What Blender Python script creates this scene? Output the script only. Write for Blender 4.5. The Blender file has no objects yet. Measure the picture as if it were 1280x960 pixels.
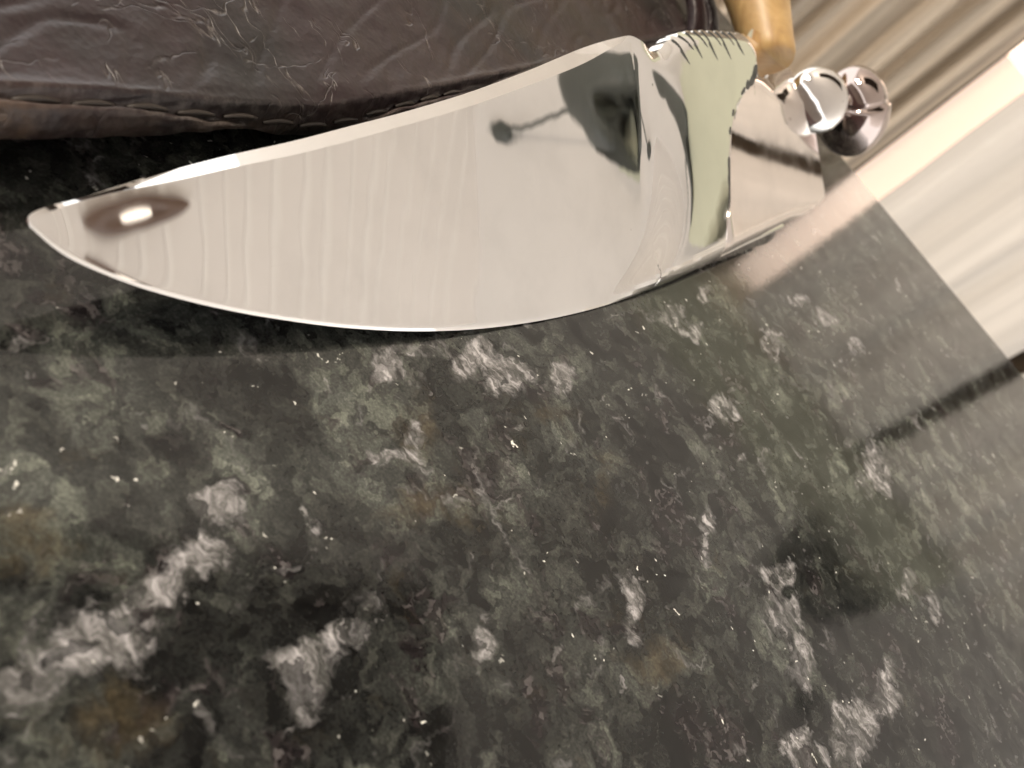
import bpy, bmesh, math, random
from mathutils import Vector, Matrix, noise

# ------------------------------------------------------------------ camera
S = bpy.context.scene
COL = S.collection
MM = 0.001
cam_d = bpy.data.cameras.new('camera')
cam = bpy.data.objects.new('camera', cam_d)
COL.objects.link(cam)
S.camera = cam
cam_d.sensor_fit = 'HORIZONTAL'
cam_d.sensor_width = 36.0
cam_d.lens = 1150.0 / 1280.0 * 36.0
cam_d.clip_start = 0.002
cam_d.clip_end = 50
PITCH = math.radians(36.892)
ROLL_UP = (0.77083633, -0.63703324)          # where "up" points in the picture (x right, y down)
fwd = Vector((0, math.cos(PITCH), -math.sin(PITCH)))
upv = Vector((0, math.sin(PITCH), math.cos(PITCH)))
rgt = Vector((1, 0, 0))
cx = rgt * (-ROLL_UP[1]) + upv * ROLL_UP[0]
cy = -(rgt * ROLL_UP[0] + upv * ROLL_UP[1])
cz = -fwd
cam.matrix_world = Matrix(((cx.x, cy.x, cz.x, 0.0), (cx.y, cy.y, cz.y, 0.0), (cx.z, cy.z, cz.z, 0.06), (0, 0, 0, 1)))
cam_d.dof.use_dof = True
cam_d.dof.focus_distance = 0.100
cam_d.dof.aperture_fstop = cam_d.lens / 0.70

# ------------------------------------------------------------------ light
W = bpy.data.worlds.new('World')
S.world = W
W.use_nodes = True
bg = W.node_tree.nodes['Background']
bg.inputs[0].default_value = (1.0, 0.975, 0.945, 1)      # the bright, warm rest of the room
bg.inputs[1].default_value = 1.60

def area(name, loc, target, size, power, color, shape='DISK'):
    l = bpy.data.lights.new(name, 'AREA')
    l.shape = shape; l.size = size; l.energy = power; l.color = color
    o = bpy.data.objects.new(name, l); COL.objects.link(o)
    o.location = loc
    o.rotation_euler = (Vector(target) - Vector(loc)).to_track_quat('-Z', 'Y').to_euler()
    return o
area('room_lamp', (-0.75, -0.55, 1.40), (0, 0.1, 0), 0.14, 9.0, (1.0, 0.86, 0.70))
area('curtain_lamp', (-0.9, -0.35, 1.2), (0.3, 2.0, -0.2), 0.20, 14.0, (1.0, 0.86, 0.70))

S.view_settings.view_transform = 'Standard'
S.view_settings.look = 'None'
S.view_settings.exposure = 0.38
S.view_settings.gamma = 1.0
S.render.engine = 'CYCLES'
S.cycles.use_denoising = True
S.cycles.max_bounces = 6
S.cycles.glossy_bounces = 4
S.cycles.diffuse_bounces = 3
S.cycles.use_adaptive_sampling = True
S.cycles.adaptive_threshold = 0.025
S.cycles.sample_clamp_indirect = 6.0

# ------------------------------------------------------------------ helpers
def mat(name):
    m = bpy.data.materials.new(name); m.use_nodes = True
    nt = m.node_tree
    return m, nt, nt.nodes['Principled BSDF']

class N:
    """small node-graph helper"""
    def __init__(s, nt): s.nt = nt
    def new(s, t, **kw):
        n = s.nt.nodes.new(t)
        for k, v in kw.items(): setattr(n, k, v)
        return n
    def link(s, a, b): s.nt.links.new(a, b)
    def setin(s, sock, v):
        if hasattr(v, 'is_output'): s.link(v, sock)
        else: sock.default_value = v
    def coord(s, out='Object'): return s.new('ShaderNodeTexCoord').outputs[out]
    def mapping(s, vec, scale=(1, 1, 1), loc=(0, 0, 0), rot=(0, 0, 0)):
        n = s.new('ShaderNodeMapping'); s.link(vec, n.inputs['Vector'])
        n.inputs['Scale'].default_value = scale; n.inputs['Location'].default_value = loc; n.inputs['Rotation'].default_value = rot
        return n.outputs[0]
    def noise(s, vec, scale, detail=4, rough=0.55, dist=0.0, out=0):
        n = s.new('ShaderNodeTexNoise'); s.link(vec, n.inputs['Vector'])
        n.inputs['Scale'].default_value = scale; n.inputs['Detail'].default_value = detail
        n.inputs['Roughness'].default_value = rough; n.inputs['Distortion'].default_value = dist
        return n.outputs[out]
    def voro(s, vec, scale, feature='F1', out='Distance', rand=1.0):
        n = s.new('ShaderNodeTexVoronoi', feature=feature); s.link(vec, n.inputs['Vector'])
        n.inputs['Scale'].default_value = scale; n.inputs['Randomness'].default_value = rand
        return n.outputs[out]
    def math(s, op, a, b=0.0, c=0.0, clamp=False):
        n = s.new('ShaderNodeMath', operation=op, use_clamp=clamp)
        s.setin(n.inputs[0], a); s.setin(n.inputs[1], b); s.setin(n.inputs[2], c)
        return n.outputs[0]
    def step(s, v, a, b):
        n = s.new('ShaderNodeMapRange', interpolation_type='SMOOTHSTEP')
        s.setin(n.inputs[0], v); n.inputs[1].default_value = a; n.inputs[2].default_value = b
        return n.outputs[0]
    def lerp(s, v, a, b):
        n = s.new('ShaderNodeMapRange')
        s.setin(n.inputs[0], v); n.inputs[3].default_value = a; n.inputs[4].default_value = b
        return n.outputs[0]
    def mix(s, f, a, b, blend='MIX'):
        n = s.new('ShaderNodeMix', data_type='RGBA', blend_type=blend)
        s.setin(n.inputs[0], f)
        for i, v in ((6, a), (7, b)):
            if isinstance(v, tuple): v = (*v, 1) if len(v) == 3 else v
            s.setin(n.inputs[i], v)
        return n.outputs[2]
    def ramp(s, v, stops):
        n = s.new('ShaderNodeValToRGB'); s.link(v, n.inputs[0])
        els = n.color_ramp.elements
        while len(els) < len(stops): els.new(0.5)
        for e_, (p, c) in zip(els, stops):
            e_.position = p; e_.color = (*c, 1)
        return n.outputs[0]
    def attr(s, name): return s.new('ShaderNodeAttribute', attribute_name=name).outputs['Fac']
    def bump(s, h, strength, dist, normal=None):
        n = s.new('ShaderNodeBump'); s.link(h, n.inputs['Height'])
        n.inputs['Strength'].default_value = strength; n.inputs['Distance'].default_value = dist
        if normal is not None: s.link(normal, n.inputs['Normal'])
        return n.outputs[0]

def tag(o, label=None, cat=None, group=None, kind=None):
    for k, v in (('label', label), ('category', cat), ('group', group), ('kind', kind)):
        if v: o[k] = v
    return o

def empty(name, loc=(0, 0, 0)):
    o = bpy.data.objects.new(name, None); COL.objects.link(o); o.location = loc
    o.empty_display_size = 0.01
    return o

def obj(name, verts, faces, m, parent=None, smooth=True):
    me = bpy.data.meshes.new(name)
    me.from_pydata([tuple(v) for v in verts], [], faces)
    me.update()
    bm = bmesh.new(); bm.from_mesh(me)
    bmesh.ops.remove_doubles(bm, verts=bm.verts, dist=1e-7)
    bmesh.ops.recalc_face_normals(bm, faces=bm.faces)
    bm.to_mesh(me); bm.free()
    if smooth: me.polygons.foreach_set('use_smooth', [True] * len(me.polygons))
    me.materials.append(m)
    o = bpy.data.objects.new(name, me); COL.objects.link(o)
    if parent: o.parent = parent
    return o

def shade_by_angle(o, deg):
    """sharp edges where two faces meet at more than deg"""
    me = o.data
    bm = bmesh.new(); bm.from_mesh(me)
    for ed in bm.edges:
        if len(ed.link_faces) == 2 and ed.calc_face_angle(0) > math.radians(deg): ed.smooth = False
    bm.to_mesh(me); bm.free()

def grid_faces(nu, nv, off=0, wrap=False):
    f = []
    for i in range(nu - 1):
        for j in range(nv if wrap else nv - 1):
            k = (j + 1) % nv
            f.append((off + i * nv + j, off + (i + 1) * nv + j, off + (i + 1) * nv + k, off + i * nv + k))
    return f

def interp(pts, x):
    if x <= pts[0][0]: return pts[0][1]
    for (x0, y0), (x1, y1) in zip(pts, pts[1:]):
        if x <= x1:
            return y0 + (y1 - y0) * (x - x0) / max(x1 - x0, 1e-9)
    return pts[-1][1]

def smooth_curve(pts, n):
    """monotone-in-x Catmull-Rom (Hermite) samples as a function x -> y"""
    xs = [p[0] for p in pts]; ys = [p[1] for p in pts]
    m = []
    for i in range(len(pts)):
        if i == 0: s = (ys[1] - ys[0]) / (xs[1] - xs[0])
        elif i == len(pts) - 1: s = (ys[-1] - ys[-2]) / (xs[-1] - xs[-2])
        else:
            a_ = (ys[i] - ys[i - 1]) / (xs[i] - xs[i - 1]); b_ = (ys[i + 1] - ys[i]) / (xs[i + 1] - xs[i])
            s = 0 if a_ * b_ < 0 else (a_ + b_) / 2
            s = max(min(s, 3 * max(abs(a_), abs(b_))), -3 * max(abs(a_), abs(b_)))
        m.append(s)
    def f(x):
        if x <= xs[0]: return ys[0]
        if x >= xs[-1]: return ys[-1]
        for i in range(len(xs) - 1):
            if x <= xs[i + 1]:
                h = xs[i + 1] - xs[i]; t = (x - xs[i]) / h
                return ((2*t**3 - 3*t*t + 1) * ys[i] + (t**3 - 2*t*t + t) * h * m[i]
                        + (-2*t**3 + 3*t*t) * ys[i + 1] + (t**3 - t*t) * h * m[i + 1])
    return f

def sstep(x, a_, b_):
    t = min(max((x - a_) / (b_ - a_), 0.0), 1.0)
    return t * t * (3 - 2 * t)

def lathe(name, prof, m, parent, origin, axis, seg=48, squash=1.0):
    """prof: list of (radius, distance along axis)"""
    axis = Vector(axis).normalized()
    s1 = axis.orthogonal().normalized(); s2 = axis.cross(s1)
    V = []
    for r, d in prof:
        for k in range(seg):
            t = 2 * math.pi * k / seg
            V.append(Vector(origin) + axis * d + (s1 * math.cos(t) + s2 * math.sin(t) * squash) * max(r, 1e-6))
    F = grid_faces(len(prof), seg, 0, True)
    F.append(tuple(range(seg))); F.append(tuple(range((len(prof) - 1) * seg, len(prof) * seg)))
    return obj(name, V, F, m, parent)

def box(name, lo, hi, m, parent=None, bevel=0.0):
    bm = bmesh.new()
    bmesh.ops.create_cube(bm, size=1)
    for v in bm.verts:
        v.co = Vector([lo[i] + (hi[i] - lo[i]) * (v.co[i] + 0.5) for i in range(3)])
    if bevel:
        bmesh.ops.bevel(bm, geom=bm.edges[:], offset=bevel, segments=2, profile=0.5, affect='EDGES')
    me = bpy.data.meshes.new(name); bm.to_mesh(me); bm.free()
    me.materials.append(m)
    o = bpy.data.objects.new(name, me); COL.objects.link(o)
    if parent: o.parent = parent
    return o

random.seed(4)

# ------------------------------------------------------------------ materials
def make_granite():
    m, nt, b = mat('polished_green_granite'); g = N(nt)
    co = g.coord()
    warp = g.noise(co, 190, 4, 0.6, out=1)
    sub = g.new('ShaderNodeVectorMath', operation='SUBTRACT'); g.link(warp, sub.inputs[0]); sub.inputs[1].default_value = (0.5, 0.5, 0.5)
    scl = g.new('ShaderNodeVectorMath', operation='SCALE'); g.link(sub.outputs[0], scl.inputs[0]); scl.inputs['Scale'].default_value = 0.0075
    add = g.new('ShaderNodeVectorMath', operation='ADD'); g.link(co, add.inputs[0]); g.link(scl.outputs[0], add.inputs[1])
    p = add.outputs[0]
    aw, ag, ad, agr = g.attr('white'), g.attr('gold'), g.attr('dark'), g.attr('green')
    # smoky clouds of black and grey-green mineral
    big = g.noise(p, 85, 6, 0.66)
    fine = g.noise(p, 800, 4, 0.75)
    tone = g.math('ADD', big, g.math('SUBTRACT', g.math('MULTIPLY', agr, 0.15), g.math('MULTIPLY', ad, 0.17)))
    tone = g.math('ADD', tone, g.math('MULTIPLY', g.math('SUBTRACT', fine, 0.5), 0.34))
    base = g.ramp(tone, [(0.26, (0.011, 0.0112, 0.0110)), (0.43, (0.023, 0.0240, 0.0230)), (0.52, (0.036, 0.0383, 0.0355)), (0.63, (0.057, 0.0615, 0.0560)), (0.80, (0.100, 0.106, 0.097))])
    # grains that differ a little in tone
    cells = g.new('ShaderNodeTexVoronoi', feature='SMOOTH_F1'); g.link(p, cells.inputs['Vector']); cells.inputs['Scale'].default_value = 260
    cells.inputs['Smoothness'].default_value = 0.35
    sep = g.new('ShaderNodeSeparateColor'); g.link(cells.outputs['Color'], sep.inputs[0])
    base = g.mix(0.9, base, g.ramp(sep.outputs[0], [(0.2, (0.45, 0.45, 0.46)), (0.55, (1.0, 1.0, 0.99)), (0.85, (1.45, 1.46, 1.40))]), 'MULTIPLY')
    # crisp little facets and grain
    fac = g.new('ShaderNodeTexVoronoi', feature='F1'); g.link(g.mapping(p, scale=(1, 0.7, 1)), fac.inputs['Vector']); fac.inputs['Scale'].default_value = 950
    fs = g.new('ShaderNodeSeparateColor'); g.link(fac.outputs['Color'], fs.inputs[0])
    base = g.mix(0.8, base, g.ramp(fs.outputs[0], [(0.1, (0.55, 0.55, 0.56)), (0.6, (1.0, 1.0, 1.0)), (0.97, (1.7, 1.7, 1.6))]), 'MULTIPLY')
    base = g.mix(0.8, base, g.ramp(g.noise(co, 3200, 2, 0.8), [(0.3, (0.55, 0.55, 0.55)), (0.5, (1, 1, 1)), (0.72, (1.7, 1.7, 1.65))]), 'MULTIPLY')
    # dark purplish mica, granular
    mica = g.step(g.noise(g.mapping(p, loc=(3.1, 1.2, 0)), 110, 4, 0.68), 0.55, 0.63)
    gran = g.voro(p, 1500, 'F1', 'Color')
    gs = g.new('ShaderNodeSeparateColor'); g.link(gran, gs.inputs[0])
    base = g.mix(g.math('MULTIPLY', mica, 0.75), base, g.ramp(gs.outputs[0], [(0.3, (0.010, 0.008, 0.009)), (0.75, (0.030, 0.025, 0.026)), (0.98, (0.11, 0.10, 0.10))]))
    # ochre
    n2 = g.noise(p, 240, 5, 0.68)
    og = g.step(g.math('ADD', g.math('MULTIPLY', ag, 0.55), g.math('MULTIPLY', n2, 1.2)), 0.74, 1.25)
    o2 = g.step(g.noise(g.mapping(p, loc=(7.7, 4.1, 0)), 150, 4, 0.68), 0.60, 0.72)
    og = g.math('MAXIMUM', og, g.math('MULTIPLY', o2, 0.45))
    base = g.mix(g.math('MULTIPLY', og, 0.48), base, g.ramp(n2, [(0.3, (0.018, 0.014, 0.009)), (0.52, (0.058, 0.044, 0.023)), (0.72, (0.14, 0.115, 0.07))]))
    # pale feldspar: the large crystals and a scatter of splinters
    edge = g.math('ADD', g.math('MULTIPLY', g.noise(p, 230, 5, 0.62), 0.95), g.math('MULTIPLY', g.noise(p, 1500, 3, 0.6), 0.10))
    w1 = g.step(g.math('ADD', g.math('MULTIPLY', aw, 1.0), g.math('MULTIPLY', edge, 2.0)), 1.38, 1.78)
    wc = g.new('ShaderNodeTexVoronoi', feature='F1'); g.link(g.mapping(p, scale=(1, 0.55, 1), rot=(0, 0, 0.3)), wc.inputs['Vector']); wc.inputs['Scale'].default_value = 430
    ws = g.new('ShaderNodeSeparateColor'); g.link(wc.outputs['Color'], ws.inputs[0])
    w1 = g.math('MULTIPLY', w1, g.lerp(g.step(ws.outputs[0], 0.18, 0.50), 0.30, 1.0))
    stretch = g.mapping(p, scale=(1.0, 0.42, 1.0), rot=(0, 0, 0.15))
    rare = g.step(g.noise(g.mapping(p, loc=(1.7, 9.2, 0)), 70, 4, 0.6), 0.46, 0.62)
    w2 = g.math('MULTIPLY', g.step(g.math('ADD', g.voro(stretch, 120), g.math('MULTIPLY', edge, 0.8)), 0.62, 0.50), rare)
    w3 = g.step(g.math('ADD', g.voro(g.mapping(stretch, loc=(5, 5, 0)), 330), g.math('MULTIPLY', edge, 0.7)), 0.47, 0.39)
    # thin pale veins along grain borders
    vein = g.step(g.math('ADD', g.voro(g.mapping(p, scale=(1, 0.6, 1)), 95, 'DISTANCE_TO_EDGE'), g.math('MULTIPLY', edge, 0.12)), 0.10, 0.055)
    vein = g.math('MULTIPLY', vein, g.step(g.noise(g.mapping(p, loc=(11, 3, 0)), 130, 4, 0.6), 0.50, 0.62))
    wm = g.math('MAXIMUM', g.math('MAXIMUM', w1, g.math('MULTIPLY', w2, 0.65)), g.math('MAXIMUM', g.math('MULTIPLY', w3, 0.45), g.math('MULTIPLY', vein, 0.40)))
    streak = g.noise(g.mapping(p, scale=(1.0, 2.6, 1), rot=(0, 0, 0.5)), 330, 5, 0.66)
    white = g.ramp(streak, [(0.34, (0.055, 0.056, 0.052)), (0.46, (0.15, 0.147, 0.143)), (0.58, (0.35, 0.342, 0.345)), (0.72, (0.66, 0.645, 0.65))])
    base = g.mix(g.math('MULTIPLY', wm, 0.9), base, white)
    # thin dark cracks
    crack = g.step(g.voro(g.mapping(p, scale=(1, 0.7, 1), loc=(2, 2, 0)), 150, 'DISTANCE_TO_EDGE'), 0.030, 0.0)
    base = g.mix(g.math('MULTIPLY', crack, 0.30), base, (0.012, 0.012, 0.010))
    # glints of tiny crystal faces
    sp = g.new('ShaderNodeTexVoronoi', feature='F1'); g.link(p, sp.inputs['Vector']); sp.inputs['Scale'].default_value = 1300
    ss = g.new('ShaderNodeSeparateColor'); g.link(sp.outputs['Color'], ss.inputs[0])
    glint = g.math('MULTIPLY', g.step(ss.outputs[0], 0.975, 0.995), g.step(sp.outputs['Distance'], 0.34, 0.14))
    base = g.mix(glint, base, (0.80, 0.80, 0.74))
    g.link(base, b.inputs['Base Color'])
    g.link(g.lerp(g.noise(p, 300, 4), 0.035, 0.085), b.inputs['Roughness'])
    b.inputs['IOR'].default_value = 1.47
    hgt = g.math('ADD', g.math('MULTIPLY', fine, 0.25), g.math('MULTIPLY', g.noise(co, 130, 3), 1.0))
    g.link(g.bump(hgt, 0.045, 0.0004), b.inputs['Normal'])
    return m

def make_steel(name, wav=0.0, rough=0.035, tint=(0.90, 0.885, 0.86)):
    m, nt, b = mat(name); g = N(nt)
    co = g.coord()
    b.inputs['Metallic'].default_value = 1.0
    smudge = g.noise(co, 90, 5, 0.6)
    col = g.mix(g.step(smudge, 0.42, 0.72), tint, tuple(c * 0.93 for c in tint))
    # specks of dust and dried polish
    dv = g.new('ShaderNodeTexVoronoi', feature='F1'); g.link(co, dv.inputs['Vector']); dv.inputs['Scale'].default_value = 210
    ds = g.new('ShaderNodeSeparateColor'); g.link(dv.outputs['Color'], ds.inputs[0])
    dust = g.math('MULTIPLY', g.math('GREATER_THAN', ds.outputs[0], 0.965), g.step(g.math('ADD', dv.outputs['Distance'], g.math('MULTIPLY', g.noise(co, 2500, 2), 0.06)), 0.085, 0.05))
    hair = g.math('MULTIPLY', g.step(g.noise(g.mapping(co, scale=(4, 260, 4), rot=(0, 0, 0.18)), 26, 2, 0.5), 0.70, 0.74), g.step(g.noise(co, 60, 2), 0.48, 0.60))
    hair2 = g.math('MULTIPLY', g.step(g.noise(g.mapping(co, scale=(240, 5, 4), rot=(0, 0, 0.35)), 24, 2, 0.5), 0.71, 0.75), g.step(g.noise(g.mapping(co, loc=(3, 3, 3)), 70, 2), 0.52, 0.62))
    hl = g.math('MAXIMUM', hair, hair2)
    col = g.mix(g.math('MULTIPLY', dust, 0.65), col, (0.30, 0.26, 0.22))
    g.link(g.mix(g.math('MULTIPLY', hl, 0.10), col, (0.55, 0.53, 0.50)), b.inputs['Base Color'])
    r_ = g.math('ADD', g.lerp(g.step(smudge, 0.35, 0.75), rough * 0.7, rough * 2.2), g.math('MULTIPLY', hl, 0.05))
    g.link(g.math('ADD', r_, g.math('MULTIPLY', dust, 0.3)), b.inputs['Roughness'])
    if wav:
        h = g.noise(g.mapping(co, scale=(1, 0.45, 1)), 150, 2, 0.5)
        g.link(g.bump(h, wav, 0.001), b.inputs['Normal'])
    return m

def make_leather():
    m, nt, b = mat('creased_dark_leather'); g = N(nt)
    co = g.coord()
    tint = g.step(g.noise(co, 40, 3, 0.5), 0.40, 0.62)
    base = g.mix(tint, (0.0135, 0.0120, 0.0122), (0.025, 0.0150, 0.0165))
    fine = g.noise(co, 900, 6, 0.7)
    base = g.mix(1.0, base, g.ramp(fine, [(0.3, (0.75, 0.75, 0.75)), (0.5, (1, 1, 1)), (0.75, (1.3, 1.3, 1.3))]), 'MULTIPLY')
    warp = g.noise(co, 110, 3, 0.5, out=1)
    mixv = g.new('ShaderNodeMix', data_type='VECTOR'); mixv.inputs[0].default_value = 0.010
    g.link(co, mixv.inputs[4]); g.link(warp, mixv.inputs[5]); wv = mixv.outputs[1]
    def ridge(scale, rot, loc, freq, w):
        r = g.math('ABSOLUTE', g.math('SUBTRACT', g.noise(g.mapping(wv, scale=scale, rot=(0, 0, rot), loc=loc), freq, 3, 0.55), 0.5))
        return g.step(r, w, 0.0)
    c1 = ridge((1.0, 4.5, 1), -0.75, (0, 0, 0), 42, 0.012)
    c2 = ridge((4.5, 1.0, 1), -0.35, (4, 2, 0), 36, 0.012)
    area_m = g.step(g.noise(g.mapping(co, loc=(2, 2, 0)), 95, 4, 0.6), 0.47, 0.58)
    cr = g.math('MULTIPLY', g.math('MAXIMUM', c1, c2), area_m)
    scuff_n = g.step(g.noise(co, 800, 6, 0.75), 0.42, 0.66)
    scuff = g.math('MULTIPLY', cr, scuff_n)
    rim = g.attr('rim')
    scuff = g.math('MAXIMUM', scuff, g.math('MULTIPLY', g.math('MULTIPLY', rim, scuff_n), 0.8))
    # small scrapes
    scrape = g.step(g.noise(g.mapping(co, scale=(6, 1, 1), rot=(0, 0, 0.9), loc=(1, 6, 0)), 110, 3, 0.6), 0.70, 0.76)
    scuff = g.math('MAXIMUM', scuff, g.math('MULTIPLY', scrape, 0.3))
    base = g.mix(g.math('MULTIPLY', scuff, 0.5), base, (0.30, 0.27, 0.25))
    brown = g.math('MULTIPLY', g.attr('brown'), g.step(g.noise(co, 220, 4, 0.6), 0.32, 0.60))
    base = g.mix(brown, base, (0.145, 0.098, 0.066))
    g.link(base, b.inputs['Base Color'])
    g.link(g.lerp(g.noise(co, 200, 4), 0.28, 0.48), b.inputs['Roughness'])
    b.inputs['Specular IOR Level'].default_value = 0.45
    h = g.math('SUBTRACT', g.math('ADD', g.math('MULTIPLY', g.noise(co, 600, 4, 0.6), 0.13), g.math('MULTIPLY', g.voro(co, 1500), 0.10)), g.math('MULTIPLY', cr, 0.45))
    h = g.math('ADD', h, g.math('MULTIPLY', g.noise(g.mapping(co, scale=(1.0, 2.0, 1), rot=(0, 0, -0.6)), 80, 3, 0.5), 0.7))
    g.link(g.bump(h, 0.45, 0.0009), b.inputs['Normal'])
    return m

def make_plain(name, col, rough=0.6, var=0.12, scale=40, bump=0.0, spec=0.5):
    m, nt, b = mat(name); g = N(nt)
    n = g.noise(g.coord(), scale, 5, 0.6)
    g.link(g.mix(n, tuple(c * (1 - var) for c in col), tuple(min(1, c * (1 + var)) for c in col)), b.inputs['Base Color'])
    b.inputs['Roughness'].default_value = rough
    b.inputs['Specular IOR Level'].default_value = spec
    if bump: g.link(g.bump(n, bump, 0.002), b.inputs['Normal'])
    return m

def make_amber():
    m, nt, b = mat('amber_handle'); g = N(nt)
    co = g.coord()
    n = g.noise(g.mapping(co, scale=(1, 1, 2.5)), 110, 5, 0.6, 0.8)
    g.link(g.ramp(n, [(0.3, (0.34, 0.205, 0.080)), (0.52, (0.46, 0.30, 0.125)), (0.75, (0.58, 0.40, 0.19))]), b.inputs['Base Color'])
    b.inputs['Roughness'].default_value = 0.42
    b.inputs['Subsurface Weight'].default_value = 0.25
    b.inputs['Subsurface Radius'].default_value = (0.006, 0.003, 0.001)
    b.inputs['Subsurface Scale'].default_value = 1.0
    return m

def make_glow(name, col, strength):
    m, nt, b = mat(name)
    b.inputs['Base Color'].default_value = (*col, 1)
    b.inputs['Emission Color'].default_value = (*col, 1)
    b.inputs['Emission Strength'].default_value = strength
    return m

def make_fabric(name, col, lo=0.90, hi=1.06):
    m, nt, b = mat(name); g = N(nt)
    co = g.coord()
    n = g.step(g.noise(g.mapping(co, scale=(1, 1, 0.02)), 26, 3, 0.6), 0.36, 0.64)
    weave = g.noise(co, 700, 2, 0.5)
    c = g.mix(n, tuple(x * lo for x in col), tuple(min(1, x * hi) for x in col))
    g.link(c, b.inputs['Base Color'])
    b.inputs['Roughness'].default_value = 0.8
    b.inputs['Sheen Weight'].default_value = 0.15
    g.link(g.bump(weave, 0.2, 0.0008), b.inputs['Normal'])
    return m

GRANITE = make_granite()
BLADE_STEEL = make_steel('mirror_polished_blade_steel', 0.014, 0.014)
BOLSTER_STEEL = make_steel('mirror_polished_bolster_steel', 0.010, 0.04, (0.84, 0.78, 0.745))
BALL_STEEL = make_steel('smoky_ball_steel', 0.0, 0.05, (0.52, 0.44, 0.41))
FINIAL_STEEL = make_steel('mirror_polished_finial_steel', 0.0, 0.04, (0.88, 0.86, 0.83))
BLACKENED = make_plain('blackened_groove', (0.045, 0.048, 0.045), 0.5, 0.3, 400)
LEATHER = make_leather()
THREAD = make_plain('waxed_dark_thread', (0.035, 0.028, 0.024), 0.5, 0.4, 900)
AMBER = make_amber()

# ------------------------------------------------------------------ granite counter
EDGE_Y = 0.2519
FEAT = {
 'white': [(-5.2, 23.4, 2.4, 1.4, 48), (-4.8, 28.2, 2.9, 1.7, 51), (-4.3, 33.0, 3.0, 1.7, 54), (-4.9, 37.2, 2.8, 2.0, 132), (-6.9, 41.0, 2.7, 1.7, 63), (-4.7, 77.2, 3.5, 1.9, 78), (-1.0, 80.9, 4.0, 2.1, 77), (-8.8, 71.4, 2.9, 1.3, 72), (-8.9, 66.1, 2.3, 1.4, 116), (6.9, 38.0, 2.9, 1.9, 131), (6.7, 42.0, 2.0, 1.5, 61), (15.6, 52.5, 2.6, 0.9, 125), (21.4, 113.8, 4.8, 1.8, 70), (24.9, 72.1, 3.3, 1.7, 108), (39.2, 96.6, 4.5, 1.9, 64), (42.9, 93.1, 4.1, 2.2, 76), (46.2, 88.6, 3.3, 1.8, 80), (59.2, 99.2, 5.0, 2.4, 83), (57.0, 89.3, 5.9, 3.0, 67), (50.3, 78.4, 3.7, 2.0, 68), (47.0, 140.9, 8.5, 2.6, 96), (29.0, 89.5, 5.5, 1.3, 112), (-16.2, 54.6, 1.6, 1.2, 99), (-2.0, 47.5, 1.0, 0.8, 93), (20.9, 161.1, 5.6, 1.5, 73), (27.0, 167.1, 5.4, 1.9, 85), (22.0, 141.2, 5.1, 2.0, 95), (35.5, 170.2, 4.4, 1.5, 79), (59.5, 123.3, 4.2, 1.8, 81), (65.6, 125.0, 3.8, 1.3, 88), (-20.0, 42.8, 1.3, 0.8, 133), (2.8, 88.0, 3.5, 1.9, 83), (10.0, 120.5, 4.0, 1.1, 70), (8.0, 133.3, 3.3, 1.3, 102), (7.1, 119.7, 3.2, 1.3, 77), (27.2, 108.2, 1.8, 0.8, 76), (41.6, 138.7, 3.1, 1.2, 85), (50.9, 141.8, 4.2, 1.4, 91), (-1.1, 62.1, 3.6, 1.2, 127), (-2.1, 58.0, 2.3, 0.6, 61)],
 'gold': [(0.8, 26.3, 4.6, 2.2, 47), (-13.4, 29.8, 2.4, 1.7, 59), (-2.3, 63.5, 5.6, 2.1, 126), (31.2, 69.8, 5.7, 3.1, 62), (6.1, 83.0, 5.4, 2.0, 67), (-10.8, 29.7, 2.9, 1.7, 56), (5.3, 60.0, 5.7, 2.4, 61), (15.0, 82.3, 4.7, 2.3, 110)],
 'dark': [(4.2, 103.2, 10.6, 2.9, 69), (-29.3, 43.3, 5.0, 3.5, 89), (10.9, 64.9, 7.3, 2.1, 58), (2.0, 44.8, 7.8, 3.9, 57), (26.2, 82.0, 9.7, 5.7, 79), (46.6, 113.4, 14.7, 6.3, 69), (-12.8, 41.6, 3.2, 2.6, 84), (6.1, 34.5, 3.6, 3.2, 61), (70.1, 105.9, 26.6, 6.0, 51), (17.9, 44.5, 6.2, 2.4, 49), (17.8, 105.0, 12.6, 6.2, 80), (-16.0, 49.4, 4.3, 1.5, 66)],
 'green': [(7.1, 73.7, 10.8, 4.5, 65), (-2.9, 58.9, 11.0, 6.3, 70), (57.3, 152.4, 52.2, 14.2, 64), (-7.7, 44.7, 8.1, 4.1, 62), (-14.4, 36.2, 5.0, 3.7, 69), (29.4, 139.1, 18.2, 6.6, 74)],
}
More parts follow.
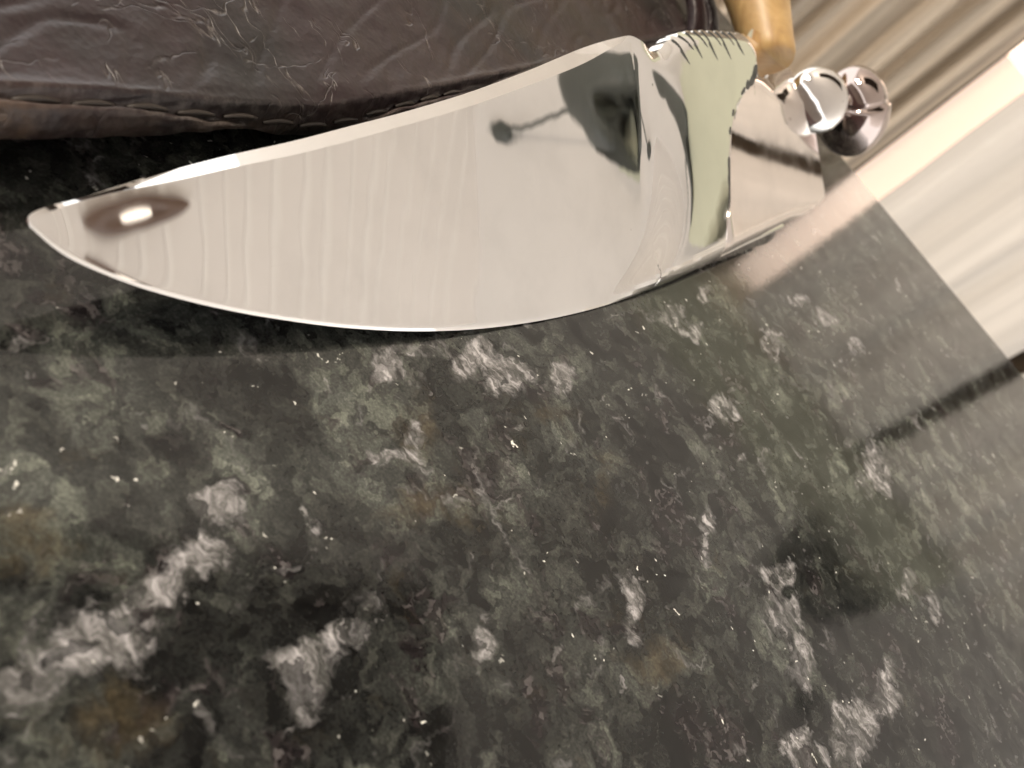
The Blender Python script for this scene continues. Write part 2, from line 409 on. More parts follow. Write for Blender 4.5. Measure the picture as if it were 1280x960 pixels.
def counter():
    def axis(lo, a_, b_, hi, fine, coarse):
        out = []; x = lo
        while x < a_ - 1e-6: out.append(x); x += coarse
        x = a_
        while x < b_ - 1e-6: out.append(x); x += fine
        x = b_
        while x < hi - 1e-6: out.append(x); x += coarse
        out.append(hi); return out
    xs = axis(-600, -50, 130, 800, 1.0, 25)
    ys = axis(-250, 15, 200, EDGE_Y * 1000 - 1.5, 1.0, 15)
    V = []; at = {k: [] for k in FEAT}
    pre = {k: [(c[0], c[1], c[2], c[3], math.cos(math.radians(c[4])), math.sin(math.radians(c[4]))) for c in L] for k, L in FEAT.items()}
    for x0 in xs:
        for y0 in ys:
            V.append((x0 * MM, y0 * MM, 0.0))
            w1 = noise.noise_vector(Vector((x0 * 0.22, y0 * 0.17, 1.3))); w2 = noise.noise_vector(Vector((x0 * 0.7, y0 * 0.55, 4.1)))
            x = x0 + 1.7 * w1.x + 0.9 * w2.x; y = y0 + 2.2 * w1.y + 1.1 * w2.y
            for k, L in pre.items():
                s = 0.0
                for (px, py, ra, rb, ca, sa) in L:
                    dx, dy = x - px, y - py
                    if abs(dx) > ra * 2.6 or abs(dy) > ra * 2.6: continue
                    q = ((dx * ca + dy * sa) / ra) ** 2 + ((-dx * sa + dy * ca) / rb) ** 2
                    s = max(s, math.exp(-q * 0.8))
                at[k].append(s)
    nx, ny = len(xs), len(ys)
    F = grid_faces(nx, ny)
    # rounded far nosing and the underside of the slab
    prof = []
    for k in range(1, 7):
        t = k / 6 * math.pi / 2
        prof.append((EDGE_Y - 0.0015 + 0.0015 * math.sin(t), -0.0015 + 0.0015 * math.cos(t)))
    prof += [(EDGE_Y, -0.03), (-0.25, -0.03), (-0.25, -0.0)]
    base = len(V)
    for (y, z) in prof:
        for x in (xs[0], xs[-1]): V.append((x * MM, y, z))
    for k in range(len(prof) - 1):
        i = base + 2 * k
        F.append((i, i + 1, i + 3, i + 2))
    F.append((ny - 1, (nx - 1) * ny + ny - 1, base + 1, base))
    me = bpy.data.meshes.new('countertop'); me.from_pydata(V, [], F); me.update()
    me.polygons.foreach_set('use_smooth', [True] * len(me.polygons))
    for k in at:
        a_ = me.attributes.new(k, 'FLOAT', 'POINT')
        a_.data.foreach_set('value', at[k] + [0.0] * (len(V) - len(at[k])))
    me.materials.append(GRANITE)
    o = bpy.data.objects.new('countertop', me); COL.objects.link(o)
    tag(o, 'polished dark green granite countertop with pale crystals and ochre patches', 'countertop', kind='structure')
counter()

# ------------------------------------------------------------------ the room beyond, out of focus and mirrored in the steel
WALL_Y = 2.10
CEIL_Z = 1.55
CREAM = make_plain('cream_wall_paint', (0.775, 0.745, 0.715), 0.7, 0.03, 6)
CEILP = make_plain('white_ceiling_paint', (0.90, 0.853, 0.815), 0.8, 0.03, 5)
BATTENP = make_plain('ceiling_batten_paint', (0.945, 0.905, 0.865), 0.6, 0.02, 5)
SAGE = make_plain('sage_green_paint', (0.64, 0.655, 0.515), 0.6, 0.05, 8)
BEIGE = make_fabric('beige_curtain_cloth', (0.50, 0.43, 0.345), 0.62, 1.30)
WHITEC = make_fabric('off_white_curtain_cloth', (0.83, 0.79, 0.73))
POSTM = make_plain('dark_brown_post', (0.10, 0.075, 0.05), 0.6, 0.2, 30)
CHARCOAL = make_plain('charcoal_lampshade', (0.075, 0.082, 0.076), 0.55, 0.2, 60)
BRONZE = make_plain('bronze_trim', (0.16, 0.10, 0.075), 0.45, 0.3, 50)
PEACH = make_plain('peach_sill_paint', (0.86, 0.72, 0.60), 0.5, 0.05, 10)
GLOW = make_glow('window_daylight', (1.0, 0.80, 0.66), 2.2)
SILLGLOW = make_glow('glowing_sill_panel', (0.92, 0.74, 0.61), 0.62)  # peach sill panel below the window, given a glow of its own to brighten it
LAMPGLOW = make_glow('downlight_lens', (1.0, 0.90, 0.78), 1.2)

tag(box('wall', (-1.6, WALL_Y, -1.0), (3.2, WALL_Y + 0.1, CEIL_Z), CREAM), kind='structure')
ceil = tag(box('ceiling', (-1.6, -1.2, CEIL_Z), (4.5, WALL_Y + 0.1, CEIL_Z + 0.05), CEILP), kind='structure')

MAROON = make_plain('maroon_brown_panelling', (0.075, 0.036, 0.032), 0.5, 0.3, 12)
tag(box('wall', (-2.2, -1.45, -1.0), (2.2, -1.35, 0.70), MAROON), kind='structure')
tag(box('floor', (-2.2, -1.35, -1.0), (3.2, 2.1, -0.96), make_plain('pale_floor', (0.42, 0.37, 0.31), 0.45, 0.3, 9)), kind='structure')
TAUPE = make_plain('taupe_wall_paint', (0.20, 0.165, 0.145), 0.7, 0.08, 8)
tag(box('wall', (-2.2, -1.46, 0.70), (2.2, -1.36, 1.50), TAUPE), kind='structure')

def curtain(name, x0, x1, z0, z1, yc, folds, m, label, slope=0.0):
    """folds: list of (x, depth) control points along the width"""
    f = smooth_curve(folds, 0)
    nx = max(40, int((x1 - x0) / 0.004)); nz = 14
    V = []
    for side in (0, 0.004):
        for i in range(nx + 1):
            x = x0 + (x1 - x0) * i / nx
            for j in range(nz + 1):
                z = z0 + (z1 - z0) * j / nz
                wob = 0.006 * noise.noise(Vector((x * 9, z * 3.0, 1.7)))
                V.append((x + 0.004 * noise.noise(Vector((x * 6, z * 4, 0))), yc - f(x) + wob + side, z))
    A0 = grid_faces(nx + 1, nz + 1)
    off = (nx + 1) * (nz + 1)
    F = A0 + grid_faces(nx + 1, nz + 1, off)
    o = obj(name, V, F, m)
    tag(o, label, 'curtain')
    return o

def pleats(x0, x1, pitch, depth, rnd):
    r = random.Random(rnd); out = []; x = x0; up = 0
    while x < x1 + pitch:
        out.append((x, depth * (r.uniform(0.6, 1.0) if up else r.uniform(0.0, 0.3))))
        x += pitch * r.uniform(0.35, 0.7); up = 1 - up
    return out
curtain('curtain', -0.75, 0.108, -0.95, 0.78, 2.00, pleats(-0.75, 0.10, 0.050, 0.060, 3), BEIGE,
        'beige pleated curtain hanging beyond the knife finial, left of the bright window gap')
curtain('curtain', 0.186, 0.602, -0.95, 0.78, 1.985, [(0.186, 0.0), (0.225, 0.04), (0.30, 0.005), (0.335, 0.012), (0.40, 0.035), (0.445, 0.004), (0.50, 0.020), (0.56, 0.035), (0.61, 0.0)], WHITEC,
        'off-white softly folded curtain between the bright window gap and the dark post')
curtain('curtain', 0.648, 1.90, -0.95, 0.78, 1.99, pleats(0.64, 1.90, 0.13, 0.045, 8), WHITEC,
        'off-white curtain on the far side of the dark brown post')
post = box('window_post', (0.590, 2.03, -0.95), (0.660, 2.09, 0.76), POSTM, None, 0.004)
tag(post, 'dark brown upright window post between two off-white curtains', 'post')
win = empty('window', (0.15, 2.08, -0.95))
tag(win, 'narrow bright window gap between the beige curtain and the off-white curtain', 'window')
def rel(o, parent):
    o.parent = parent; o.matrix_parent_inverse = Matrix.Translation(-Vector(parent.location))
    return o
rel(box('pane', (0.06, 2.075, -0.085), (0.24, 2.082, 0.77), GLOW), win)
rel(box('sill_panel', (0.06, 2.06, -0.95), (0.24, 2.082, -0.09), SILLGLOW), win)
rel(box('frame', (0.104, 2.045, -0.95), (0.116, 2.073, 0.77), POSTM), win)
pel = box('pelmet', (-1.5, 1.93, 0.80), (0.97, 2.097, 0.985), SAGE, None, 0.006)
tag(pel, 'sage green pelmet board above the curtains', 'pelmet')

# ceiling battens (they show as pale ripples in the blade)
rb = random.Random(5)
for k in range(19):
    b_ = box('batten', (-1.5, -0.008, -0.003), (1.5, 0.008, 0.0), BATTENP, None)
    b_.scale = (1, rb.uniform(0.7, 1.6), 1)
    b_.location = (1.2, 0.42 + 0.083 * k + rb.uniform(-0.012, 0.012), CEIL_Z - 0.001)
    b_.rotation_euler = (0, 0, math.radians(rb.uniform(-1.2, 2.2)))
    rel(b_, ceil)

# unseen dark block added overhead to darken the reflections in the near counter
blocker = box('overhead_blocker', (-0.02, -0.185, 0.0), (0.41, 0.0, CEIL_Z - 0.502), make_plain('dark_blocker_brown', (0.045, 0.032, 0.024), 0.5, 0.4, 14), None, 0.003)
blocker.location = (-0.2, 0.21, 0.5); blocker.rotation_euler = (0, 0, math.radians(45))
tag(blocker, 'unseen dark brown block added above the counter to darken its reflections', 'light blocker')

# recessed ceiling light with a bronze trim
dl = empty('ceiling_light', (1.222, 0.73, CEIL_Z))
tag(dl, 'narrow oval ceiling light with a bronze trim ring and small lit lens', 'ceiling light')
dl.scale = (0.19, 0.98, 1)
dl.rotation_euler = (0, 0, math.radians(-5))
lathe('trim_ring', [(0.052, -0.001), (0.052, -0.012), (0.155, -0.016), (0.165, -0.009)], BRONZE, dl, (0, 0, 0), (0, 0, 1), 64)
lathe('lens', [(0.0001, -0.013), (0.050, -0.013), (0.050, -0.010), (0.0001, -0.010)], LAMPGLOW, dl, (0, 0, 0), (0, 0, 1), 32)

# swing-arm wall lamp, seen only as a dark shape mirrored in the blade
PC = Vector((1.21, WALL_Y, 1.44)); PS = Vector((0.795, 1.89, 1.040))
wl = empty('wall_lamp', tuple(PC))
tag(wl, 'charcoal wall lamp with a bell shade on a thin slanting arm', 'wall lamp')
plate = lathe('wall_plate', [(0.0001, 0.022), (0.042, 0.020), (0.052, 0.010), (0.054, 0.001)], CHARCOAL, wl, (0, 0, 0), (0, -1, 0), 32, 0.6)
d_ = PS - PC
lathe('arm', [(0.006, 0.015), (0.006, d_.length)], CHARCOAL, wl, (0, 0, 0), d_, 12)
SV = []; sp_ = [(0.016, 0.120), (0.055, 0.095), (0.095, 0.040), (0.120, -0.020), (0.128, -0.050), (0.122, -0.046), (0.060, -0.030), (0.0005, -0.028)]
for r_, z_ in sp_:
    for k in range(80):
        t_ = 2 * math.pi * k / 80
        drop = 0.075 * (abs(math.cos(2.5 * t_)) ** 2.0) * (1.0 if z_ < -0.03 else (0.3 if z_ < 0 else 0.0))
        SV.append(d_ + Vector((math.cos(t_) * r_, math.sin(t_) * r_, z_ - drop)))
obj('shade', SV, grid_faces(len(sp_), 80, 0, True), CHARCOAL, wl)

# ------------------------------------------------------------------ the knife
KA = Vector((-8.578, 75.401, 1.5)) * MM
KE = Vector((0.19053411, 0.98130027, 0.02732277))      # along the blade, tip to handle
KV = Vector((-0.85275229, 0.15165808, 0.49981333))     # across the blade, edge to spine
KN = Vector((0.48632324, -0.11853104, 0.86570208))     # out of the visible face
knife = empty('knife')
KS = 0.979
KA = Vector((0, 0, 0.06)) + (KA - Vector((0, 0, 0.06))) * KS
knife.matrix_world = Matrix(((KE.x, KV.x, KN.x, KA.x), (KE.y, KV.y, KN.y, KA.y), (KE.z, KV.z, KN.z, KA.z), (0, 0, 0, 1))) @ Matrix.Scale(KS, 4)
tag(knife, 'mirror-polished broad steel knife with filework spine and amber handle leaning on dark leather', 'knife')

SPINE = [(-38.88, 15.70), (-38.61, 15.99), (-38.25, 16.17), (-37.18, 16.45), (-35.16, 16.75), (-32.18, 17.32), (-28.87, 17.96), (-22.05, 19.05), (-13.76, 20.1), (-7.51, 21.05), (1.01, 22.35), (11.46, 24.23), (23.19, 26.74), (36.14, 29.79), (44.04, 31.23), (47.4, 31.59), (50.61, 30.97), (53.37, 29.98), (55.78, 29.95), (59.75, 31.58), (64.88, 32.97), (70.62, 33.61), (79.71, 33.94), (87.93, 34.09), (90.6, 33.4), (92.12, 31.6), (93.2, 28.5), (100, 27.5)]
EDGE = [(-38.88, 15.66), (-38.78, 15.34), (-38.54, 14.98), (-38.12, 14.42), (-37.51, 13.67), (-36.86, 13.01), (-36.16, 12.45), (-34.8, 11.55), (-33.13, 10.57), (-30.88, 9.4), (-24.59, 6.75), (-17.14, 4.22), (-11.56, 2.59), (-2.65, 0.48), (7.48, -1.29), (23.19, -2.91), (39.04, -3.45), (56.39, -2.96), (77.86, -1.61), (102.77, -0.27)]
BEV = [(-38.88, 15.68), (-37.5, 16.0), (-36.14, 16.33), (-33.21, 16.81), (-26.24, 17.5), (-21.56, 18.05), (-13.62, 18.9), (-3.96, 20.3), (9.78, 22.51), (21.25, 24.76), (33.93, 27.51), (41.94, 29.77), (47.4, 31.3), (100, 40)]
f_sp, f_ed, f_bev = smooth_curve(SPINE, 0), smooth_curve(EDGE, 0), smooth_curve(BEV, 0)
f_pl = smooth_curve([(-4.0, 36.0), (-3.2, 38.5), (1.24, 47.3), (7.59, 52.4), (14.44, 53.6), (24.64, 53.3), (29.83, 50.0), (32.5, 47.5)], 0)   # plunge line, v -> u
T = 2.0                                                   # half thickness, mm

SEAM_U = [(-1.4, 69.2), (1.2, 70.3), (3.6, 71.4), (6.0, 72.9), (8.5, 73.6), (13.3, 75.1), (17.5, 77.0), (20.9, 79.3), (23.0, 82.0), (24.1, 84.3), (25.8, 88.0), (26.9, 90.2), (30.2, 90.7)]
def face_height(u, v):
    ve, vs, vb = f_ed(u), f_sp(u), f_bev(u)
    vb = min(vb, vs)
    # hollow grind of the main blade
    d = max(v - ve, 0.0); L = max(vb - ve, 0.3)
    x = min(d / L, 1.0)
    top = min(1.0, L / 24.0)                        # thinner towards the point
    eb = 0.32                                              # cutting bevel, mm wide
    if d < eb: g_ = -T + 0.09 * d / eb
    else: g_ = -T + 0.09 + (T - 0.09) * ((d - eb) / max(L - eb, 0.1)) ** 1.12 * top
    # ricasso beyond the plunge line
    up = f_pl(v)
    k = sstep(u, up - 7.0, up + 8.0)
    hgt = g_ * (1 - k) - T * (1 - min(d / 2.6, 1.0)) ** 2 * k      # ricasso, rounded off towards the edge
    # flat swage along the spine
    if v > vb and vs > vb + 0.02 and u < 49:
        hgt -= 1.0 * (v - vb) / max(vs - vb, 0.05) * sstep(u, -39, -30) * (1 - sstep(u, 40, 47))
    # softly rounded spine of the ricasso
    if u > 50:
        q = vs - v
        if q < 2.2: hgt -= 0.9 * (1 - q / 2.2) ** 2 * sstep(u, 50, 56)
    # the tang thins away under the bolster
    if u > 69:
        su = interp(SEAM_U, v)
        hgt -= 1.7 * sstep(u, su + 0.8, su + 2.5) * sstep(d, 0.0, 1.5)
    return hgt

def build_blade():
    us = []
    u = -38.87
    while u < 100:
        us.append(u)
        u += 0.04 if u < -37.5 else (0.25 if u < -30 else (0.6 if u < 36 else (0.35 if u < 58 else 0.3)))
    us.append(100.0)
    nt = 72
    V = []; 
    def rows(u):
        ve, vs = f_ed(u), f_sp(u)
        # filework: rounded teeth along the hump of the spine
        if 60.5 < u < 89.5:
            vs += 0.50 * (abs(math.sin((u - 60.5) / 2.75 * math.pi)) - 0.5) * sstep(u, 60, 62) * (1 - sstep(u, 88, 90))
        vb = min(f_bev(u), vs)
        out = []
        for j in range(nt + 1):
            t = j / nt
            if u < 47.4 and vb < vs - 0.01:
                # keep a row of vertices exactly on the cutting bevel and on the swage line
                if j <= 6: v = ve + (vb - ve) * min(0.32 / max(vb - ve, 0.32), 0.5) * j / 6
                elif j <= 62:
                    a_ = ve + (vb - ve) * min(0.32 / max(vb - ve, 0.32), 0.5)
                    v = a_ + (vb - a_) * (j - 6) / 56
                else: v = vb + (vs - vb) * (j - 62) / (nt - 62)
            else: v = ve + (vs - ve) * t
            out.append(v)
        return out
    for u in us:
        for v in rows(u): V.append((u * MM, v * MM, face_height(u, v) * MM))
    n1 = len(V)
    for u in us:
        for v in rows(u): V.append((u * MM, v * MM, (-2 * T - face_height(u, v)) * MM))
    nu, nv = len(us), nt + 1
    F = grid_faces(nu, nv) + grid_faces(nu, nv, n1)
    for i in range(nu - 1):
        for j in (0, nv - 1):
            F.append((i * nv + j, (i + 1) * nv + j, n1 + (i + 1) * nv + j, n1 + i * nv + j))
    for i in (0, nu - 1):
        for j in range(nv - 1):
            F.append((i * nv + j, i * nv + j + 1, n1 + i * nv + j + 1, n1 + i * nv + j))
    o = obj('blade', V, F, BLADE_STEEL, knife)
    shade_by_angle(o, 14)
    return o
blade = build_blade()

# filework grooves running down from the teeth, alternately long and short
def groove(p0, p1, w0):
    (u0, v0), (u1, v1) = p0, p1
    du, dv = u1 - u0, v1 - v0; L = math.hypot(du, dv); nx, ny = -dv / L, du / L
    V = []; F = []
    n = 8
    for i in range(n + 1):
        t = i / n
        u, v = u0 + du * t, v0 + dv * t
        w = w0 * (1 - t) ** 0.7 + 0.05
        zz = face_height(u, v)
        for s, dz in ((-1, 0.012), (1, 0.012), (1, -0.2), (-1, -0.2)):
            V.append(((u + nx * w * s) * MM, (v + ny * w * s) * MM, (zz + dz) * MM))
    F = grid_faces(n + 1, 4, 0, True) + [(0, 1, 2, 3), tuple(range(n * 4, n * 4 + 4))]
    obj('groove', V, F, BLACKENED, blade, False)
JL = [((60.9, 31.5), (64.88, 28.2)), ((66.0, 32.8), (69.63, 29.2)), ((71.5, 33.2), (75.25, 29.1)), ((76.9, 33.5), (80.6, 29.4)), ((82.2, 33.6), (86.24, 30.2))]
JS = [((63.4, 32.2), (66.9, 30.4)), ((68.8, 33.1), (72.1, 31.0)), ((74.3, 33.4), (77.4, 31.4)), ((79.7, 33.6), (82.6, 31.7))]
for p0, p1 in JL: groove(p0, p1, 0.50)
for p0, p1 in JS: groove(p0, p1, 0.40)

# bolster: mirror steel cap over the tang end of the blade, with an irregular dark seam
BT = [(69.2, -1.45), (70.3, 1.2), (71.4, 3.6), (72.9, 6.0), (73.6, 8.5), (75.1, 13.3), (77.0, 17.5), (79.3, 20.9), (82.0, 23.0), (84.3, 24.1), (88.0, 25.8), (90.2, 26.9), (90.7, 30.2), (94.36, 31.2), (98.0, 34.6), (101.7, 36.4), (107.0, 35.7), (113.4, 32.8), (117.5, 28.6), (120.6, 24.9), (121.5, 19.0), (121.95, 13.9), (123.0, 8.0), (123.83, 4.4)]
BB = [(66.5, -2.0), (77.86, -1.3), (102.77, 0.0), (119.13, 2.0), (123.83, 3.2)]
def bolster(part, grow, m, lift, seed):
    us = []; u = 69.2
    while u < 123.83: us.append(u); u += 0.35
    us.append(123.8)
    fb = smooth_curve(BB, 0); nt = 40
    V = []
    rows = []
    for u in us:
        hi = interp(BT, u) + grow * (0.30 + 0.9 * max(0, noise.noise(Vector((u * 0.55, seed, 0))))) ; lo = fb(u) + 0.25
        lo = min(lo, hi - 0.15)
        rows.append([(u, lo + (hi - lo) * j / nt) for j in range(nt + 1)])
    ridge = smooth_curve([(53, 40), (80, 26.0), (84, 24.6), (90, 25.6), (95, 25.2), (100, 23.6), (106, 22.4), (124, 21.5)], 0)
    def hz(u, v):
        w = lift * sstep(u, 69.5, 73.0) + 0.03
        q = v - ridge(u)
        if q > 0: w -= 0.27 * q * sstep(q, 0, 2.0)
        w -= 0.0010 * (v - 12) ** 2 * sstep(u, 70, 90)
        w -= T * (1 - min(max(v - f_ed(u), 0) / 2.6, 1.0)) ** 2
        w -= 0.032 * max(u - 72, 0)
        return w
    for r in rows:
        for (u, v) in r: V.append((u * MM, v * MM, hz(u, v) * MM))
    n1 = len(V)
    for r in rows:
        for (u, v) in r: V.append((u * MM, v * MM, (-2 * T - lift) * MM))
    nu, nv = len(us), nt + 1
    F = grid_faces(nu, nv) + grid_faces(nu, nv, n1)
    for i in range(nu - 1):
        for j in (0, nv - 1): F.append((i * nv + j, (i + 1) * nv + j, n1 + (i + 1) * nv + j, n1 + i * nv + j))
    for i in (0, nu - 1):
        for j in range(nv - 1): F.append((i * nv + j, i * nv + j + 1, n1 + i * nv + j + 1, n1 + i * nv + j))
    o = obj(part, V, F, m, knife)
    shade_by_angle(o, 25)
    return o
bol = bolster('bolster', 0.0, BOLSTER_STEEL, 0.22, 0)

# dark specks along the seam between blade and bolster
SEAM = [(90.4, 27.6), (89.0, 26.3), (86.6, 25.3), (84.3, 24.3), (81.3, 22.6), (79.0, 20.8), (77.0, 17.9), (75.6, 15.0), (74.9, 12.6), (74.2, 10.2), (73.4, 7.6), (72.7, 5.6)]
rs = random.Random(11)
for i, (u, v) in enumerate(SEAM):
    V = []; n = 14
    L = rs.uniform(0.7, 1.5) * (1.5 if i in (0, 1, 3, 10) else 1.0); Wd = rs.uniform(0.25, 0.5) * (2.0 if i in (0, 1, 2) else 1.0)
    if i in (4, 7): continue
    (ua, va), (ub, vb_) = SEAM[max(i - 1, 0)], SEAM[min(i + 1, len(SEAM) - 1)]
    dl_ = math.hypot(ub - ua, vb_ - va); tx, ty = (ub - ua) / dl_, (vb_ - va) / dl_
    for zz in (0.02, -0.12):
        for k in range(n):
            t = 2 * math.pi * k / n
            rr = 1 + 0.35 * noise.noise(Vector((math.cos(t) * 1.5 + i * 3.1, math.sin(t) * 1.5, 0)))
            a_, b_ = L * rr * math.cos(t), Wd * rr * math.sin(t)
            V.append(((u + tx * a_ - ty * b_ - 0.25) * MM, (v + ty * a_ + tx * b_) * MM, zz * MM))
    F = [tuple(range(n)), tuple(range(2 * n - 1, n - 1, -1))] + [(k, (k + 1) % n, n + (k + 1) % n, n + k) for k in range(n)]
    obj('seam_speck', V, F, BLACKENED, bol, False)

# collar and ball finial at the end of the bolster
collar = lathe('collar', [(0.0001, 1.6 * MM), (2.1 * MM, 1.5 * MM), (4.2 * MM, 1.1 * MM), (5.8 * MM, 0.4 * MM), (6.5 * MM, -0.6 * MM), (6.3 * MM, -1.8 * MM), (5.1 * MM, -2.6 * MM), (3.0 * MM, -3.0 * MM)][::-1],
               FINIAL_STEEL, knife, (119.5 * MM, 22.5 * MM, 0.5 * MM), (-0.76, -0.02, 0.65), 64)
def finial():
    c = Vector((142.0, 20.0, 0.2)) * MM
    ax = Vector((-0.25, 0.93, 0.25)).normalized()
    R = 7.8
    prof = []
    for k in range(0, 61):
        t = -math.pi / 2 + math.pi * k / 60
        r, d = R * math.cos(t), R * 1.25 * math.sin(t)
        g_ = 1 - 0.10 * math.exp(-((d - 2.2) / 0.35) ** 2)
        if d > 2.2: r *= 0.93
        prof.append((r * g_ * MM, d * MM))
    return lathe('finial_ball', prof, BALL_STEEL, knife, c, ax, 64)
finial()
lathe('neck', [(4.2 * MM, 0), (3.4 * MM, 8 * MM), (3.0 * MM, 14 * MM), (4.0 * MM, 22 * MM)], FINIAL_STEEL, knife, (121 * MM, 21.5 * MM, -1.5 * MM), (1, -0.02, 0.02), 32)

# amber handle rising off the back of the bolster, over the mouth of the sheath
def handle():
    inv = knife.matrix_world.inverted()
    P0 = Vector((-0.0185, 0.1860, 0.0180)); P1 = Vector((-0.0372, 0.1985, 0.0240))
    d = (P1 - P0).normalized(); P0 = P0 - d * 0.0034
    side = d.cross(Vector((0, 0, 1))).normalized(); upd = side.cross(d)
    prof = [(0.0, 4.9), (1.0, 5.5), (4, 5.8), (9, 6.4), (15, 7.2), (24, 8.2), (38, 8.9), (54, 8.6), (70, 8.0), (82, 8.4), (90, 8.4), (95, 7.0), (98, 4.0), (99, 0.6)]
    f = smooth_curve(prof, 0)
    V = []; seg = 36; n = 60
    for i in range(n + 1):
        s = 99 * (i / n) ** 1.1
        r = f(s) * 0.95
        c = P0 + d * (s * MM) + Vector((0, 0, -0.00004 * s * s * 0.001 * 20))
        for k in range(seg):
            t = 2 * math.pi * k / seg
            rr = r * (1 + 0.015 * noise.noise(Vector((s * 0.1, math.cos(t), math.sin(t)))))
            V.append(inv @ (c + (side * math.cos(t) * rr + upd * math.sin(t) * rr * 0.86) * MM))
    F = grid_faces(n + 1, seg, 0, True) + [tuple(range(seg)), tuple(range(n * seg, (n + 1) * seg))]
    obj('handle', V, F, AMBER, knife)
handle()

# ------------------------------------------------------------------ the leather sheath
sheath = empty('leather_sheath', (-0.060, 0.11, 0))
tag(sheath, 'creased dark brown leather sheath with a stitched edge lying behind the blade', 'sheath')
f_edge = smooth_curve([(-20, -45.5), (20, -41.8), (44, -37.6), (54, -36.0), (66, -34.2), (80, -32.0), (95, -30.2), (120, -28.6), (160, -28.0), (205, -28.5)], 0)
f_st = smooth_curve([(-20, -49.0), (20, -44.2), (43.5, -39.7), (47, -38.9), (50.4, -38.3), (54.8, -37.4), (59.4, -36.2), (67.1, -34.4), (76, -32.7), (95, -31.6), (205, -31.0)], 0)
Y_MOUTH = 203.0
def sheath_top(y, d, x):
    """height in mm at distance d in from the edge"""
    w = min(d / 3.2, 1.0)
    z = 5.2 + 3.0 * math.sqrt(max(0.0, 1 - (1 - w) ** 2))
    z += 2.0 * sstep(d, 3, 22)
    z += 0.35 * noise.noise(Vector((x * 0.12, y * 0.10, 0))) + 0.16 * noise.noise(Vector((x * 0.4, y * 0.3, 3)))
    # diagonal creases
    q = noise.noise(Vector(((x * 0.9 + y * 0.35) * 0.16, (y - 0.5 * x) * 0.05, 7)))
    z -= 0.28 * math.exp(-(q / 0.05) ** 2) * sstep(d, 1, 6)
    return z
def build_sheath():
    ys = []; y = -20.0
    while y < Y_MOUTH: ys.append(y); y += 0.6 if 30 < y < 120 else 1.2
    ys.append(Y_MOUTH)
    ds = [0, 0.25, 0.5, 0.8, 1.1, 1.5] + [1.9 + 0.35 * k for k in range(40)] + [16.5 + 1.5 * k for k in range(34)]
    V = []; rim = []; br = []
    for y in ys:
        e0 = f_edge(y); st = e0 - f_st(y)
        # bottom edge line and the bulging side wall first
        ejit = 0.25 * noise.noise(Vector((y * 0.35, 0, 0)))
        V.append((e0 - 6.5, y, 0.0)); rim.append(0); br.append(0.0)
        V.append((e0 - 4.2, y, 2.6)); rim.append(0); br.append(0.1)
        V.append((e0 - 0.9 + ejit, y, 4.4)); rim.append(0.3); br.append(0.25)
        for d in ds:
            x = e0 + ejit * max(0, 1 - d / 2) - d
            z = sheath_top(y, d, x)
            dd = abs(d - st)
            g_ = math.exp(-(dd / 0.28) ** 2)
            z -= 1.3 * g_
            z += 0.30 * math.exp(-((dd - 0.8) / 0.4) ** 2)
            V.append((x, y, z))
            rim.append(0.55 * math.exp(-(d / 0.5) ** 2) + 0.5 * math.exp(-((dd - 0.6) / 0.35) ** 2))
            br.append(sstep(52 - y, 0, 12) * math.exp(-(max(d - 0.2, 0) / 1.8) ** 2) * 0.9 + 0.25 * math.exp(-(d / 0.6) ** 2))
    nv = len(ds) + 3
    F = grid_faces(len(ys), nv)
    # far side, bottom and ends
    n = len(ys)
    base = len(V)
    for y in ys:
        e0 = f_edge(y)
        V.append((e0 - ds[-1] - 1.0, y, 0.0)); rim.append(0); br.append(0)
    for i in range(n - 1):
        F.append((i * nv + nv - 1, (i + 1) * nv + nv - 1, base + i + 1, base + i))
        F.append((base + i, base + i + 1, (i + 1) * nv, i * nv))
    F.append(tuple(range(0, nv)) + (base,)); F.append(tuple(range((n - 1) * nv, n * nv)) + (base + n - 1,))
    off = sheath.location
    me = bpy.data.meshes.new('body')
    me.from_pydata([(v[0] * MM - off.x, v[1] * MM - off.y, v[2] * MM) for v in V], [], F)
    me.update()
    bm = bmesh.new(); bm.from_mesh(me); bmesh.ops.recalc_face_normals(bm, faces=bm.faces); bm.to_mesh(me); bm.free()
    me.polygons.foreach_set('use_smooth', [True] * len(me.polygons))
    for k, L in (('rim', rim), ('brown', br)):
        a_ = me.attributes.new(k, 'FLOAT', 'POINT'); a_.data.foreach_set('value', L)
    me.materials.append(LEATHER)
    o = bpy.data.objects.new('body', me); COL.objects.link(o); o.parent = sheath
    return o
body = build_sheath()

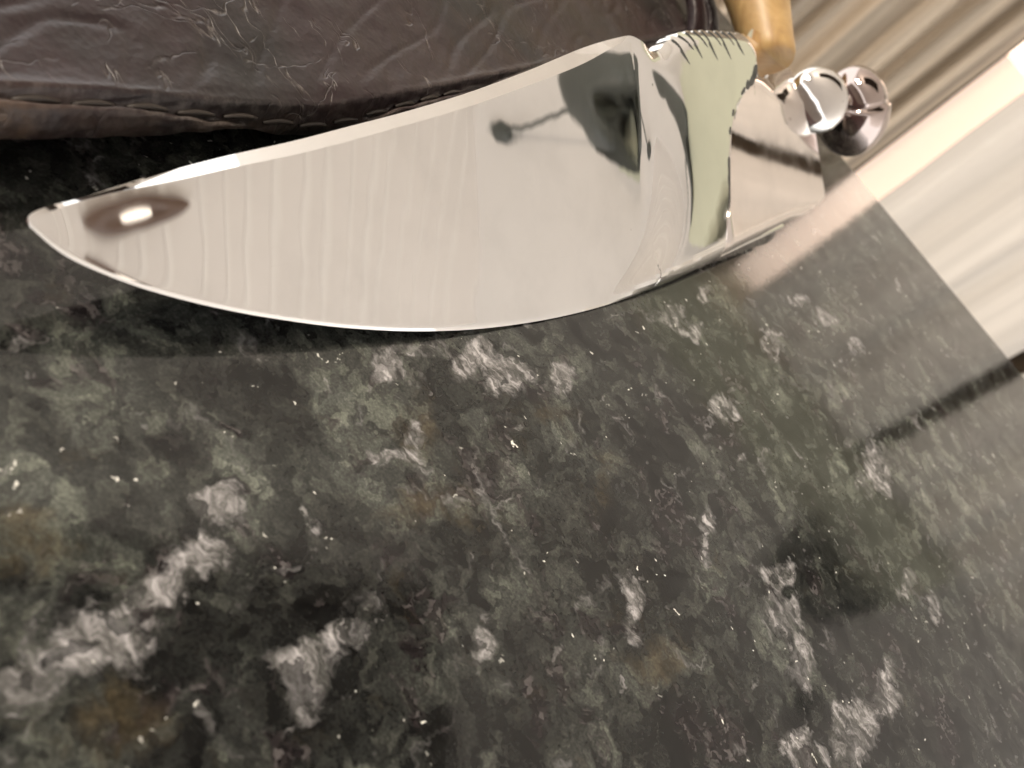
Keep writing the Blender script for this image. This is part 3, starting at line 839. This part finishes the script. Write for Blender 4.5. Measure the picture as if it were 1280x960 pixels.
# saddle stitches lying in the groove
y = 26.0
bmk = None
while y < 100:
    x0, x1 = f_st(y), f_st(y + 3.7)
    d0 = f_edge(y) - x0
    z = sheath_top(y + 1.8, d0, x0) - 0.62
    a_ = Vector((x0, y, z)) * MM; b_ = Vector((x1, y + 3.7, z - 0.10)) * MM
    V = []; n = 6; seg = 8
    dd = (b_ - a_); s1 = dd.cross(Vector((0, 0, 1))).normalized(); s2 = s1.cross(dd).normalized()
    for i in range(n + 1):
        t = i / n
        c = a_ + dd * t + Vector((0, 0, 0.00022 * math.sin(math.pi * t)))
        r = 0.00030 * (0.55 + 0.45 * math.sin(math.pi * t))
        for k in range(seg):
            q = 2 * math.pi * k / seg
            V.append(c + s1 * math.cos(q) * r + s2 * math.sin(q) * r - sheath.location)
    F = grid_faces(n + 1, seg, 0, True) + [tuple(range(seg)), tuple(range(n * seg, (n + 1) * seg))]
    obj('stitch', V, F, THREAD, body)
    y += 4.7

# rolled leather straps folded over at the mouth
def strap(pts, wid, th):
    V = []; n = 30
    P = [Vector(p) for p in pts]
    def bez(t):
        q = P[:]
        while len(q) > 1: q = [q[i].lerp(q[i + 1], t) for i in range(len(q) - 1)]
        return q[0]
    for i in range(n + 1):
        t = i / n; c = bez(t); tg = (bez(min(t + 0.02, 1)) - bez(max(t - 0.02, 0))).normalized()
        s1 = tg.cross(Vector((0, 0, 1))).normalized(); s2 = s1.cross(tg)
        for k in range(16):
            q = 2 * math.pi * k / 16
            w_ = math.copysign(abs(math.cos(q)) ** 0.6, math.cos(q)); h_ = math.copysign(abs(math.sin(q)) ** 0.6, math.sin(q))
            V.append((c + s1 * w_ * wid + s2 * h_ * th) * MM - sheath.location)
    F = grid_faces(n + 1, 16, 0, True) + [tuple(range(16)), tuple(range(n * 16, (n + 1) * 16))]
    o = obj('strap', V, F, LEATHER, sheath)
    return o
strap([(-29.5, 186, 8.5), (-33, 189, 13.5), (-44, 193, 15.5), (-66, 196, 13.0)], 2.2, 1.3)
strap([(-28.5, 193, 8.5), (-31, 196, 13.0), (-42, 199, 15.0), (-66, 201, 12.5)], 1.7, 1.2)
